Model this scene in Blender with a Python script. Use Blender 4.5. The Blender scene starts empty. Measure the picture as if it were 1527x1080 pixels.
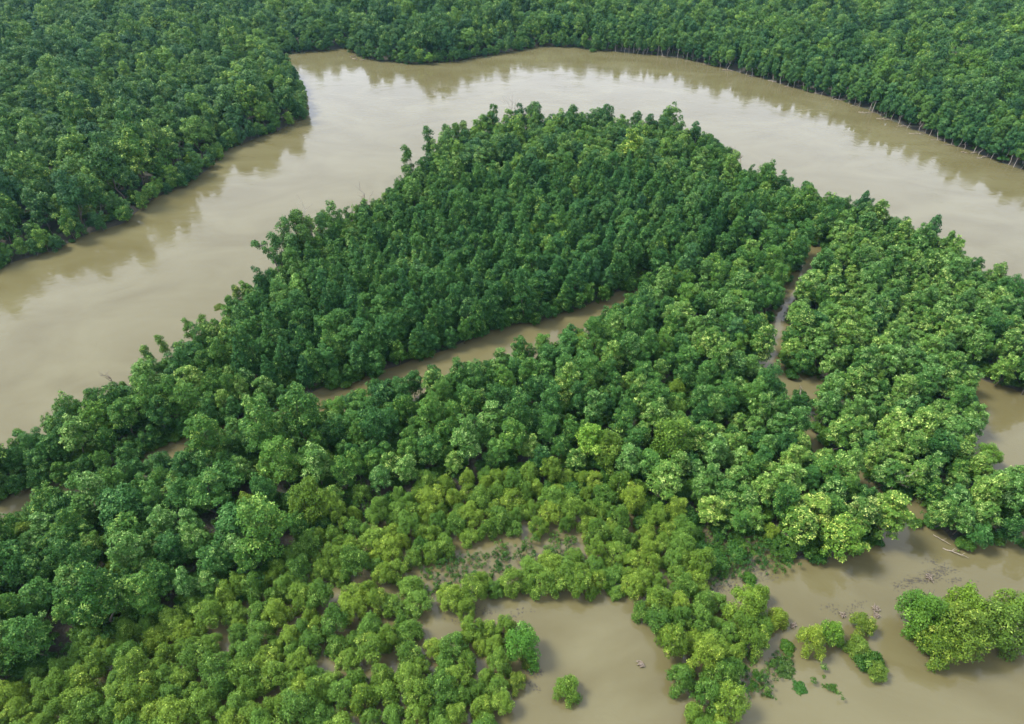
import bpy, math, random
import numpy as np
from mathutils import Vector

# ------------------------------------------------------------------ camera, sky, sun, exposure
S = bpy.context.scene
COL = S.collection
CAM_H, PITCH, FPX, CX, CY = 100.0, math.radians(40), 960.0, 763.5, 540.0
cam = bpy.data.cameras.new('camera')
cam.sensor_width = 36.0
cam.lens = 36.0 * FPX / 1527.0
cam.clip_start, cam.clip_end = 1.0, 6000.0
cam_o = bpy.data.objects.new('camera', cam)
cam_o.location = (0, 0, CAM_H)
cam_o.rotation_euler = (math.pi / 2 - PITCH, 0, 0)
COL.objects.link(cam_o)
S.camera = cam_o

SUN_EL, SUN_AZ = math.radians(54), math.radians(-78)      # azimuth clockwise from the view direction (+Y)
W = bpy.data.worlds.new('World')
S.world = W
W.use_nodes = True
nt = W.node_tree
nt.nodes.clear()
w_out = nt.nodes.new('ShaderNodeOutputWorld')
w_bg = nt.nodes.new('ShaderNodeBackground')
w_bg.inputs['Strength'].default_value = 0.15
w_sky = nt.nodes.new('ShaderNodeTexSky')
w_sky.sky_type = 'NISHITA'
w_sky.sun_disc = False
w_sky.sun_elevation = SUN_EL
w_sky.sun_rotation = SUN_AZ
w_sky.dust_density = 2.0
w_tc = nt.nodes.new('ShaderNodeTexCoord')
w_map = nt.nodes.new('ShaderNodeMapping')
w_map.inputs['Scale'].default_value = (1.0, 1.0, 2.4)
w_n = nt.nodes.new('ShaderNodeTexNoise')
w_n.inputs['Scale'].default_value = 2.6
w_n.inputs['Detail'].default_value = 6.0
w_n.inputs['Distortion'].default_value = 0.4
w_r = nt.nodes.new('ShaderNodeValToRGB')
w_r.color_ramp.elements[0].position = 0.30
w_r.color_ramp.elements[0].color = (0.84, 0.84, 0.84, 1)
w_r.color_ramp.elements[1].position = 0.62
w_r.color_ramp.elements[1].color = (1.0, 1.0, 1.0, 1)
w_mix = nt.nodes.new('ShaderNodeMix')
w_mix.data_type = 'RGBA'
w_mix.inputs['B'].default_value = (7.5, 7.9, 9.4, 1)      # an even bright cloud layer
L = nt.links.new
L(w_tc.outputs['Generated'], w_map.inputs['Vector'])
L(w_map.outputs['Vector'], w_n.inputs['Vector'])
L(w_n.outputs['Fac'], w_r.inputs['Fac'])
L(w_r.outputs['Color'], w_mix.inputs['Factor'])
L(w_sky.outputs['Color'], w_mix.inputs['A'])
L(w_mix.outputs['Result'], w_bg.inputs['Color'])
L(w_bg.outputs['Background'], w_out.inputs['Surface'])

sun = bpy.data.lights.new('sun', 'SUN')
sun.energy = 5.0
sun.angle = math.radians(16)
sun.color = (1.0, 0.93, 0.82)
sun_o = bpy.data.objects.new('sun', sun)
d = Vector((math.sin(SUN_AZ) * math.cos(SUN_EL), math.cos(SUN_AZ) * math.cos(SUN_EL), math.sin(SUN_EL)))
sun_o.rotation_euler = (-d).to_track_quat('-Z', 'Y').to_euler()
sun_o.location = (0, 0, 300)
COL.objects.link(sun_o)

S.view_settings.view_transform = 'Standard'
S.view_settings.look = 'None'
S.view_settings.exposure = 0.97
S.view_settings.gamma = 1.0
S.cycles.max_bounces = 6
S.cycles.diffuse_bounces = 3
S.cycles.glossy_bounces = 2
S.cycles.transmission_bounces = 4
S.cycles.volume_bounces = 0
S.cycles.use_denoising = True

# ------------------------------------------------------------------ survey helpers
SP, CP = math.sin(PITCH), math.cos(PITCH)


def at(px, py, z=0.0):
    """the place on the level plane z that the survey picture shows at (px, py)"""
    u, v = (px - CX) / FPX, (py - CY) / FPX
    dx, dy, dz = u, CP - v * SP, -SP - v * CP
    t = (z - CAM_H) / dz
    return (dx * t, dy * t)


def proj(x, y, z=0.0):
    yc, zc = y, z - CAM_H
    depth = yc * CP - zc * SP
    up = yc * SP + zc * CP
    return (CX + FPX * x / depth, CY - FPX * up / depth, depth)


def poly(pts):
    return np.array([at(*p) for p in pts])


def inside(P, Q):
    """P (n,2) points, Q polygon"""
    x, y = P[:, 0], P[:, 1]
    r = np.zeros(len(P), bool)
    j = len(Q) - 1
    for i in range(len(Q)):
        xi, yi, xj, yj = Q[i, 0], Q[i, 1], Q[j, 0], Q[j, 1]
        if yi != yj:
            r ^= ((yi > y) != (yj > y)) & (x < (xj - xi) * (y - yi) / (yj - yi) + xi)
        j = i
    return r


def seg_dist(P, A, B):
    ab = B - A
    t = np.clip(((P - A) @ ab) / max(ab @ ab, 1e-9), 0, 1)
    return np.hypot(*(P - (A + t[:, None] * ab)).T), t


def signed(P, Q):
    dmin = np.full(len(P), 1e9)
    for i in range(len(Q)):
        dmin = np.minimum(dmin, seg_dist(P, Q[i - 1], Q[i])[0])
    return np.where(inside(P, Q), dmin, -dmin)


def ribbon(P, C, Wd):
    dmin = np.full(len(P), 1e9)
    for i in range(len(C) - 1):
        dd, t = seg_dist(P, C[i], C[i + 1])
        dmin = np.minimum(dmin, dd - (Wd[i] + (Wd[i + 1] - Wd[i]) * t))
    return dmin


def wav(P, s, seed):
    """cheap smooth 2-D noise in -1..1"""
    rg = np.random.RandomState(seed)
    r = np.zeros(len(P))
    for k in range(5):
        a = rg.uniform(0, 2 * math.pi)
        f = rg.uniform(.6, 1.8) / s
        r += np.sin((P[:, 0] * math.cos(a) + P[:, 1] * math.sin(a)) * f + rg.uniform(0, 6.28) + 1.3 * np.sin(P[:, (k + 1) % 2] * f * .7 + k))
    return r / 3.2


# ------------------------------------------------------------------ plan of the place
FAR = np.vstack([poly([(-420, 520), (-200, 452), (0, 402), (53, 383), (90, 374), (130, 352), (190, 332), (238, 296), (262, 282), (300, 263), (335, 228), (380, 208),
                       (430, 190), (450, 176), (458, 160), (452, 140), (425, 108), (410, 92), (425, 80), (520, 73), (529, 84), (560, 91), (620, 96), (680, 92), (740, 82),
                       (800, 70), (850, 70), (900, 76), (960, 82), (1000, 85), (1060, 97), (1120, 114), (1180, 131), (1250, 150), (1300, 168), (1350, 190), (1400, 210),
                       (1473, 236), (1527, 258), (1660, 310)]), [(900, 120), (1500, 2400), (-1500, 2400), (-1500, 100)]])
PEN = poly([(-260, 760, 6), (-120, 690, 8), (0, 645, 8), (53, 622, 7), (90, 598, 6), (180, 566, 6), (215, 525, 8), (280, 482, 8), (335, 455, 8), (365, 415, 9), (415, 345, 11),
            (450, 325, 11), (545, 292, 8), (590, 268, 7), (606, 225, 12), (645, 190, 14), (700, 165, 13), (770, 160, 12), (850, 150, 12), (900, 156, 12), (950, 172, 10),
            (1000, 162, 13), (1022, 190, 8), (1060, 200, 3), (1092, 245, 2), (1150, 270, 5), (1230, 272, 9), (1290, 287, 9), (1340, 307, 9), (1385, 332, 9), (1440, 352, 9),
            (1473, 380, 8), (1527, 422, 8), (1650, 520, 8), (1650, 700), (1527, 735), (1490, 728), (1444, 708), (1424, 682), (1444, 652), (1434, 612), (1434, 590), (1420, 572), (1416, 550),
            (1474, 575), (1527, 590), (1650, 640), (1650, 815), (1473, 818), (1430, 828), (1402, 800), (1385, 788), (1365, 752), (1345, 745), (1335, 775), (1318, 808),
            (1262, 836), (1200, 838), (1170, 832), (1140, 806), (1085, 792), (1030, 795), (985, 772), (940, 752), (890, 755), (830, 752), (700, 752), (600, 772), (520, 790),
            (470, 830), (400, 880), (330, 905), (240, 940), (100, 995), (-60, 1060), (-300, 1060)])
CREEK = poly([(-60, 800), (53, 752), (95, 742), (180, 716), (250, 680), (330, 652), (410, 624), (510, 592), (560, 580), (610, 568), (660, 555), (720, 535), (770, 515), (850, 490),
              (935, 445), (1000, 418), (1060, 398), (1130, 380), (1190, 366)])
CREEK_W = [3.2, 4.0, 3.2, 2.2, 3.6, 2.2, 3.4, 3.4, 3.6, 5.2, 6.2, 6.6, 7.0, 5.6, 1.9, 1.3, 1.2, 1.3, 1.8]
BROOK = poly([(1190, 366), (1218, 378), (1212, 400), (1180, 436), (1160, 485), (1148, 520), (1152, 550), (1166, 580), (1182, 605), (1196, 645), (1222, 684), (1262, 712), (1300, 742), (1350, 770)])
BROOK_W = [2.2, 3.0, 2.4, 2.2, 1.8, 2.4, 2.6, 2.6, 2.4, 2.0, 2.1, 2.0, 2.2, 3.4]
BROOK_ARM = poly([(1160, 575), (1205, 570), (1216, 592), (1200, 606)])
BROOK_ARM_W = [1.0, 1.9, 1.9, 1.2]
GLADES = [poly([(1320, 452), (1345, 446), (1356, 462), (1335, 472)]), poly([(1232, 462), (1262, 440), (1270, 452), (1244, 478)])]


def land(P):
    P = np.atleast_2d(np.asarray(P, float))
    s = np.maximum(signed(P, FAR), signed(P, PEN))
    for c, w in ((CREEK, CREEK_W), (BROOK, BROOK_W), (BROOK_ARM, BROOK_ARM_W)):
        s = np.minimum(s, ribbon(P, c, w))
    for g in GLADES:
        s = np.minimum(s, -signed(P, g))
    return s + wav(P, 5.0, 3) * .8 + wav(P, 2.0, 4) * .35


def ground_z(P):
    P = np.atleast_2d(np.asarray(P, float))
    s = land(P) - 1.1
    up = np.clip(s / 4.0, 0, 1)
    up = up * up * (3 - 2 * up)
    z = np.where(s > 0, .02 + .75 * up + .12 * wav(P, 7, 9) * up, np.maximum(s * .35, -2.2))
    return z


# ------------------------------------------------------------------ materials
def mat(name):
    m = bpy.data.materials.new(name)
    m.use_nodes = True
    t = m.node_tree
    t.nodes.clear()
    o = t.nodes.new('ShaderNodeOutputMaterial')
    return m, t, o


def leaf_material(name, dark, light, tip, trans=.25, warm=(1.25, 1.05, .7), young=.80, cool=(.66, .80, .84)):
    m, t, o = mat(name)
    N, K = t.nodes.new, t.links.new
    info = N('ShaderNodeObjectInfo')
    at_ = N('ShaderNodeAttribute'); at_.attribute_name = 'tint'
    mx = N('ShaderNodeMix'); mx.data_type = 'RGBA'
    mx.inputs['A'].default_value = (*dark, 1); mx.inputs['B'].default_value = (*light, 1)
    # tree-to-tree plus leaf-to-leaf variety
    ad = N('ShaderNodeMath'); ad.operation = 'MULTIPLY_ADD'
    K(at_.outputs['Fac'], ad.inputs[0]); ad.inputs[1].default_value = .55
    rr = N('ShaderNodeMath'); rr.operation = 'MULTIPLY'; rr.inputs[1].default_value = .5
    K(info.outputs['Random'], rr.inputs[0]); K(rr.outputs[0], ad.inputs[2])
    ad.use_clamp = True
    K(ad.outputs[0], mx.inputs['Factor'])
    # young growth: the highest tint values
    tr = N('ShaderNodeMapRange'); tr.inputs['From Min'].default_value = young; tr.inputs['From Max'].default_value = 1.0
    K(at_.outputs['Fac'], tr.inputs['Value'])
    mt = N('ShaderNodeMix'); mt.data_type = 'RGBA'
    K(tr.outputs['Result'], mt.inputs['Factor']); K(mx.outputs['Result'], mt.inputs['A']); mt.inputs['B'].default_value = (*tip, 1)
    # some trees lean to yellow, some to blue green
    wn = N('ShaderNodeTexWhiteNoise'); wn.noise_dimensions = '1D'
    K(info.outputs['Random'], wn.inputs['W'])
    hue = N('ShaderNodeMix'); hue.data_type = 'RGBA'
    hue.inputs['A'].default_value = (*cool, 1); hue.inputs['B'].default_value = (*warm, 1)
    K(wn.outputs['Value'], hue.inputs['Factor'])
    mu = N('ShaderNodeMix'); mu.data_type = 'RGBA'; mu.blend_type = 'MULTIPLY'; mu.inputs['Factor'].default_value = 1
    K(mt.outputs['Result'], mu.inputs['A']); K(hue.outputs['Result'], mu.inputs['B'])
    m2 = N('ShaderNodeMix'); m2.data_type = 'RGBA'; m2.blend_type = 'MULTIPLY'; m2.inputs['Factor'].default_value = 1
    K(mu.outputs['Result'], m2.inputs['A']); K(info.outputs['Color'], m2.inputs['B'])
    b = N('ShaderNodeBsdfPrincipled'); b.inputs['Roughness'].default_value = .55; b.inputs['Specular IOR Level'].default_value = .12
    K(m2.outputs['Result'], b.inputs['Base Color'])
    tl = N('ShaderNodeBsdfTranslucent')
    K(m2.outputs['Result'], tl.inputs['Color'])
    ms = N('ShaderNodeMixShader'); ms.inputs[0].default_value = trans
    K(b.outputs[0], ms.inputs[1]); K(tl.outputs[0], ms.inputs[2]); K(ms.outputs[0], o.inputs['Surface'])
    return m


def bark_material(name, a, b_, scale=3.0):
    m, t, o = mat(name)
    N, K = t.nodes.new, t.links.new
    tc = N('ShaderNodeTexCoord')
    mp = N('ShaderNodeMapping'); mp.inputs['Scale'].default_value = (1, 1, .25)
    n = N('ShaderNodeTexNoise'); n.inputs['Scale'].default_value = scale; n.inputs['Detail'].default_value = 5
    mx = N('ShaderNodeMix'); mx.data_type = 'RGBA'; mx.inputs['A'].default_value = (*a, 1); mx.inputs['B'].default_value = (*b_, 1)
    b = N('ShaderNodeBsdfPrincipled'); b.inputs['Roughness'].default_value = .85
    K(tc.outputs['Object'], mp.inputs['Vector']); K(mp.outputs['Vector'], n.inputs['Vector']); K(n.outputs['Fac'], mx.inputs['Factor'])
    K(mx.outputs['Result'], b.inputs['Base Color']); K(b.outputs[0], o.inputs['Surface'])
    return m


def ground_material():
    m, t, o = mat('forest floor')
    N, K = t.nodes.new, t.links.new
    g = N('ShaderNodeNewGeometry')
    n = N('ShaderNodeTexNoise'); n.inputs['Scale'].default_value = .35; n.inputs['Detail'].default_value = 8
    r = N('ShaderNodeValToRGB')
    e = r.color_ramp.elements
    e[0].position = .35; e[0].color = (.016, .015, .009, 1)
    e[1].position = .68; e[1].color = (.013, .022, .008, 1)
    e.new(.5).color = (.027, .023, .014, 1)
    b = N('ShaderNodeBsdfPrincipled'); b.inputs['Roughness'].default_value = .9
    n2 = N('ShaderNodeTexNoise'); n2.inputs['Scale'].default_value = 3.0; n2.inputs['Detail'].default_value = 4
    bp = N('ShaderNodeBump'); bp.inputs['Strength'].default_value = .8; bp.inputs['Distance'].default_value = .3
    K(g.outputs['Position'], n.inputs['Vector']); K(g.outputs['Position'], n2.inputs['Vector'])
    K(n.outputs['Fac'], r.inputs['Fac']); K(r.outputs['Color'], b.inputs['Base Color'])
    K(n2.outputs['Fac'], bp.inputs['Height']); K(bp.outputs['Normal'], b.inputs['Normal'])
    K(b.outputs[0], o.inputs['Surface'])
    return m


def water_material():
    m, t, o = mat('muddy river water')
    N, K = t.nodes.new, t.links.new
    g = N('ShaderNodeNewGeometry')

    def noise(scale, detail, dist, mscale=(1, 1, 1), rot=0):
        mp = N('ShaderNodeMapping'); mp.inputs['Scale'].default_value = mscale; mp.inputs['Rotation'].default_value = (0, 0, rot)
        n = N('ShaderNodeTexNoise'); n.inputs['Scale'].default_value = scale; n.inputs['Detail'].default_value = detail; n.inputs['Distortion'].default_value = dist
        K(g.outputs['Position'], mp.inputs['Vector']); K(mp.outputs['Vector'], n.inputs['Vector'])
        return n
    # silt plumes drawn out along the current
    s = noise(.026, 7, 1.8, (1, 1.7, 1), math.radians(30))
    r = N('ShaderNodeValToRGB')
    e = r.color_ramp.elements
    e[0].position = .34; e[0].color = (.067, .060, .0265, 1)
    e[1].position = .66; e[1].color = (.085, .079, .040, 1)
    K(s.outputs['Fac'], r.inputs['Fac'])
    b = N('ShaderNodeBsdfPrincipled')
    b.inputs['IOR'].default_value = 1.33
    K(r.outputs['Color'], b.inputs['Base Color'])
    # patches of slick and ruffled surface
    p = noise(.045, 7, 2.0, (1, 2.2, 1), math.radians(20))
    pr = N('ShaderNodeMapRange'); pr.inputs['From Min'].default_value = .38; pr.inputs['From Max'].default_value = .66
    pr.inputs['To Min'].default_value = .03; pr.inputs['To Max'].default_value = .16
    K(p.outputs['Fac'], pr.inputs['Value']); K(pr.outputs['Result'], b.inputs['Roughness'])
    w1 = noise(.30, 3, .8, (1, 1.4, 1), .5)
    w2 = noise(1.7, 3, .3)
    sc = N('ShaderNodeMath'); sc.operation = 'MULTIPLY_ADD'; sc.inputs[1].default_value = .22
    K(w2.outputs['Fac'], sc.inputs[0]); K(w1.outputs['Fac'], sc.inputs[2])
    bp = N('ShaderNodeBump'); bp.inputs['Distance'].default_value = .12
    ps = N('ShaderNodeMapRange'); ps.inputs['From Min'].default_value = .35; ps.inputs['From Max'].default_value = .7
    ps.inputs['To Min'].default_value = .10; ps.inputs['To Max'].default_value = .75
    K(p.outputs['Fac'], ps.inputs['Value']); K(ps.outputs['Result'], bp.inputs['Strength'])
    K(sc.outputs[0], bp.inputs['Height']); K(bp.outputs['Normal'], b.inputs['Normal'])
    K(b.outputs[0], o.inputs['Surface'])
    return m


M = {
    'willow_tree': leaf_material('willow leaves', (.027, .074, .008), (.110, .192, .024), (.23, .33, .065), .12, (1.2, 1.06, .8), .76),
    'pale_leaved_tree': leaf_material('pale leaves', (.016, .064, .010), (.080, .170, .028), (.27, .38, .12), .12, (1.15, 1.06, .85), .66),
    'broadleaf_tree': leaf_material('broadleaf leaves', (.007, .042, .008), (.054, .142, .025), (.19, .31, .085), .12, (1.25, 1.12, .8), .72),
    'plantation_tree': leaf_material('plantation leaves', (.007, .041, .009), (.044, .126, .026), (.16, .28, .075), .12, (1.25, 1.12, .85), .74),
    'riverbank_tree': leaf_material('riverbank leaves', (.008, .046, .012), (.062, .148, .032), (.18, .29, .09), .12, (1.7, 1.40, .85), .74, cool=(.55, .68, .85)),
    'slender_tree': leaf_material('slender tree leaves', (.012, .056, .016), (.060, .138, .036), (.15, .25, .08), .12, (1.4, 1.2, .8), .76),
    'ragged_tree': leaf_material('ragged tree leaves', (.015, .060, .014), (.066, .150, .034), (.17, .27, .08), .12),
    'leafy_shrub': leaf_material('shrub leaves', (.009, .042, .006), (.040, .100, .015), (.10, .19, .045), .12),
}
BARK = bark_material('dark bark', (.035, .028, .020), (.10, .085, .065))
GREY = bark_material('bare grey wood', (.16, .14, .12), (.34, .31, .27))
DRIFT = bark_material('wet driftwood', (.06, .045, .035), (.20, .165, .125))
PALEWOOD = bark_material('bleached driftwood', (.10, .085, .065), (.25, .22, .18))


# ------------------------------------------------------------------ ground and water
def axis(lo, hi, step, ends):
    a = list(np.arange(lo, hi + .1, step))
    return np.array([-e for e in reversed(ends)] + a + list(ends)) if ends else np.array(a)


xs = np.concatenate([[-3000, -1500, -800, -560], np.arange(-420, 421, 2.0), [560, 800, 1500, 3000]])
ys = np.concatenate([[-600, -200, -60, 0], np.arange(20, 240, 1.5), np.arange(240, 520, 3.0), [540, 600, 760, 1100, 1900, 3500]])
gx, gy = np.meshgrid(xs, ys)
GP = np.stack([gx.ravel(), gy.ravel()], 1)
gz = ground_z(GP)
nx, ny = len(xs), len(ys)
idx = np.arange(nx * ny).reshape(ny, nx)
quads = np.stack([idx[:-1, :-1].ravel(), idx[:-1, 1:].ravel(), idx[1:, 1:].ravel(), idx[1:, :-1].ravel()], 1)


def mesh_np(name, V, F, material, smooth=False):
    me = bpy.data.meshes.new(name)
    V = np.asarray(V, np.float32); F = np.asarray(F, np.int32)
    me.vertices.add(len(V)); me.vertices.foreach_set('co', V.ravel())
    me.loops.add(F.size); me.loops.foreach_set('vertex_index', F.ravel())
    me.polygons.add(len(F))
    me.polygons.foreach_set('loop_start', np.arange(len(F), dtype=np.int32) * F.shape[1])
    if smooth:
        me.polygons.foreach_set('use_smooth', np.ones(len(F), bool))
    me.update(calc_edges=True)
    if material:
        me.materials.append(material)
    return me


def link(name, data, parent=None, **props):
    o = bpy.data.objects.new(name, data)
    COL.objects.link(o)
    if parent is not None:
        o.parent = parent
    for k, v in props.items():
        o[k] = v
    return o


link('ground', mesh_np('ground', np.column_stack([GP, gz]), quads, ground_material(), True), kind='structure',
     label='dark muddy forest floor and river banks under the trees')
wv = [(-3000, -600, 0), (3000, -600, 0), (3000, 3500, 0), (-3000, 3500, 0)]
link('river_water', mesh_np('river_water', wv, [(0, 1, 2, 3)], water_material()), kind='structure',
     label='wide muddy brown river with creek and flooded pools')


# ------------------------------------------------------------------ tree builders
def unit(v):
    return v / np.maximum(np.linalg.norm(v, axis=-1, keepdims=True), 1e-9)


def crown_mesh(name, lobes, n, size, material, rg, k=4, spread=.55, up=0.29, rnd=0.40, low=-.55, aspect=.62, core=.18, lobetint=.35):
    """leaves in small sprays over the lobes (x, y, z, radius, flattening)"""
    Lb = np.array(lobes, float)
    nc = n // k
    wgt = Lb[:, 3] ** 2
    li = rg.choice(len(Lb), nc * 2, p=wgt / wgt.sum())
    dr = unit(rg.normal(size=(nc * 2, 3)))
    dr[:, 2] = np.where(dr[:, 2] < low, -dr[:, 2] * .8, dr[:, 2])
    dr = unit(dr)
    shell = np.where(rg.rand(nc * 2) < core, rg.uniform(.45, .8, nc * 2), rg.uniform(.84, 1.10, nc * 2))
    R = Lb[li, 3]
    pos = Lb[li, :3] + dr * (R * shell)[:, None] * np.stack([np.ones_like(R), np.ones_like(R), Lb[li, 4]], 1)
    # thin out sprays buried in neighbouring lobes
    buried = np.zeros(len(pos), bool)
    for q in range(len(Lb)):
        dd = (pos - Lb[q, :3]) / Lb[q, 3]
        dd[:, 2] /= Lb[q, 4]
        buried |= (np.linalg.norm(dd, axis=1) < .72) & (li != q)
    keep = ~buried | (rg.rand(len(pos)) < .15)
    pos, dr, li = pos[keep][:nc], dr[keep][:nc], li[keep][:nc]
    nc = len(pos)
    lt = rg.rand(len(Lb))
    ctint = lobetint * lt[li] + (1 - lobetint) * rg.rand(nc)
    cn = unit(dr * .75 + np.array([0, 0, up]) + rg.normal(size=(nc, 3)) * .22)
    # leaves of a spray fan out round its tip
    P = np.repeat(pos, k, 0); CN = np.repeat(cn, k, 0)
    tang = unit(np.cross(CN, unit(rg.normal(size=P.shape))))
    s = size * rg.uniform(.7, 1.3, len(P))[:, None]
    nrm = unit(CN + rg.normal(size=P.shape) * rnd)
    tang = unit(tang - nrm * np.sum(tang * nrm, 1, keepdims=True))
    bit = np.cross(nrm, tang)
    base = P + tang * s * .12
    c = base + tang * s * spread
    v0 = c - tang * s * .5
    v1 = c + bit * s * aspect * .5 - nrm * s * .06
    v2 = c + tang * s * .5 - nrm * s * .16
    v3 = c - bit * s * aspect * .5 - nrm * s * .06
    V = np.stack([v0, v1, v2, v3], 1).reshape(-1, 3)
    F = np.arange(len(V)).reshape(-1, 4)
    me = mesh_np(name, V, F, material)
    a = me.attributes.new('tint', 'FLOAT', 'FACE')
    tint = np.clip(np.repeat(ctint, k) + rg.normal(size=len(F)) * .10, 0, 1)
    a.data.foreach_set('value', tint.astype(np.float32))
    return me


def tubes(paths, sides=6):
    """paths: list of (points, radii); one welded list of tapered tubes"""
    V, F = [], []
    for pts, rad in paths:
        pts = np.array(pts, float)
        n0 = len(V)
        for i, p in enumerate(pts):
            tdir = unit(pts[min(i + 1, len(pts) - 1)] - pts[max(i - 1, 0)])
            a = unit(np.cross(tdir, [.31, .87, .11]))
            b = np.cross(tdir, a)
            for q in range(sides):
                th = 2 * math.pi * q / sides
                V.append(p + (a * math.cos(th) + b * math.sin(th)) * rad[i])
        for i in range(len(pts) - 1):
            for q in range(sides):
                q2 = (q + 1) % sides
                F.append((n0 + i * sides + q, n0 + i * sides + q2, n0 + (i + 1) * sides + q2, n0 + (i + 1) * sides + q))
    return np.array(V), np.array(F)


def limb(a, b, rg, n=4, sag=.0, wob=.12):
    a, b = np.array(a, float), np.array(b, float)
    ln = np.linalg.norm(b - a)
    pts = []
    for i in range(n + 1):
        t = i / n
        p = a + (b - a) * t + rg.normal(size=3) * ln * wob * .35 * math.sin(math.pi * t)
        p[2] += sag * ln * math.sin(math.pi * t)
        pts.append(p)
    return pts


def trunk_mesh(name, lobes, h, r0, rg, stems=1, limbs=7, material=BARK):
    paths = []
    for s in range(stems):
        a = rg.uniform(0, 6.28)
        off = .35 * r0 * 4 * (stems > 1)
        b0 = (math.cos(a) * off, math.sin(a) * off, -.7)
        lean = .10 * h * (1.8 if stems > 1 else .5)
        tp = (b0[0] + math.cos(a) * lean, b0[1] + math.sin(a) * lean, h * .82)
        pts = limb(b0, tp, rg, 5)
        rr = [r0 * (1.25 if i == 0 else 1) * (1 - .82 * i / 5) / math.sqrt(stems) for i in range(6)]
        paths.append((pts, rr))
        L2 = sorted(range(len(lobes)), key=lambda q: rg.rand())[:max(2, limbs // stems)]
        for q in L2:
            lx, ly, lz, lr = lobes[q][:4]
            i = 2 + int(rg.randint(0, 3))
            st = pts[i]
            if lz < st[2]:
                st = pts[2]
            paths.append((limb(st, (lx, ly, lz), rg, 3, -.06), [rr[i] * .6, rr[i] * .42, rr[i] * .25, .02]))
    V, F = tubes(paths)
    return mesh_np(name, V, F, material, True)


def fib_dirs(n, rg, zmin=-.3):
    out = []
    ph = rg.uniform(0, 6.28)
    for i in range(n):
        z = 1 - (1 - zmin) * (i + .5) / n
        r = math.sqrt(max(0, 1 - z * z))
        a = ph + i * 2.39996
        out.append((math.cos(a) * r, math.sin(a) * r, z))
    return out


def dome_lobes(rg, w, h, z0, n, rl, zmin=-.35, jit=.18, irr=.15):
    cz, rz = (z0 + h) / 2, (h - z0) / 2
    out = []
    for dx, dy, dz in fib_dirs(n, rg, zmin):
        r = rl * rg.uniform(.75, 1.3)
        f = min(1.16, max(.62, 1 + rg.normal() * irr))
        out.append((dx * (w / 2 - r * .8) * f + rg.normal() * jit, dy * (w / 2 - r * .8) * f + rg.normal() * jit, cz + dz * (rz - r * .8) * f + rg.normal() * jit, r, rg.uniform(.75, .95)))
    out.append((0, 0, cz, min(w / 2, rz) * .62, 1.0))
    return out


def cone_lobes(rg, w, h, z0, n, rl, power=.75):
    """upright ovoid crown drawn up to a point"""
    out = [(0, 0, h - rl * .55, rl * .6, 1.2)]
    for i in range(n):
        t = (i + .5) / n
        z = z0 + (h - z0) * t * .93
        prof = math.sin(math.pi * min(1, (.16 + .84 * t)) ** power) ** .8 if t > .0 else .5
        prof = max(.12, prof)
        r = rl * rg.uniform(.75, 1.2) * (.6 + .4 * prof)
        a = i * 2.39996 + rg.uniform(-.4, .4)
        R = max(0, w / 2 * prof - r * .55) * rg.uniform(.8, 1.15)
        out.append((math.cos(a) * R, math.sin(a) * R, z, r, rg.uniform(.85, 1.05)))
    out.append((0, 0, z0 + (h - z0) * .42, w * .27, 1.4))
    return out


def ball_lobes(rg, w, h, n, rl):
    """many-stemmed crown of separate rounded heads reaching low"""
    out = []
    for i in range(n):
        a = i * 2.39996 + rg.uniform(-.5, .5)
        t = math.sqrt((i + .4) / n)
        R = t * (w / 2 - rl * .6)
        r = rl * rg.uniform(.75, 1.25)
        z = (h - r) * (1 - .55 * t * t) * rg.uniform(.82, 1.05)
        out.append((math.cos(a) * R + rg.normal() * .15, math.sin(a) * R + rg.normal() * .15, max(z, r * .7), r, rg.uniform(.95, 1.2)))
        if rg.rand() < .75:
            out.append((math.cos(a) * R * 1.1, math.sin(a) * R * 1.1, max(z - r * 1.15, r * .55), r * .85, 1.1))
    return out


def plume_lobes(rg, w, h, n, rl):
    """bushy crown of upright plumes, each a short stack of rounded heads"""
    out = []
    for i in range(n):
        a = i * 2.39996 + rg.uniform(-.5, .5)
        t = math.sqrt((i + .4) / n)
        R = t * (w / 2 - rl * .5)
        top = h * (1 - .42 * t * t) * rg.uniform(.78, 1.06)
        x, y, r = math.cos(a) * R, math.sin(a) * R, rl * rg.uniform(.8, 1.2)
        z = top - r
        for q in range(3):
            out.append((x + rg.normal() * .14, y + rg.normal() * .14, max(z, .4), r, rg.uniform(.95, 1.25)))
            z -= r * rg.uniform(1.0, 1.5)
            x *= 1.06; y *= 1.06
            r *= rg.uniform(.8, 1.05)
            if z < .2 or rg.rand() < .2:
                break
    return out


PROTO = {}


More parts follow.
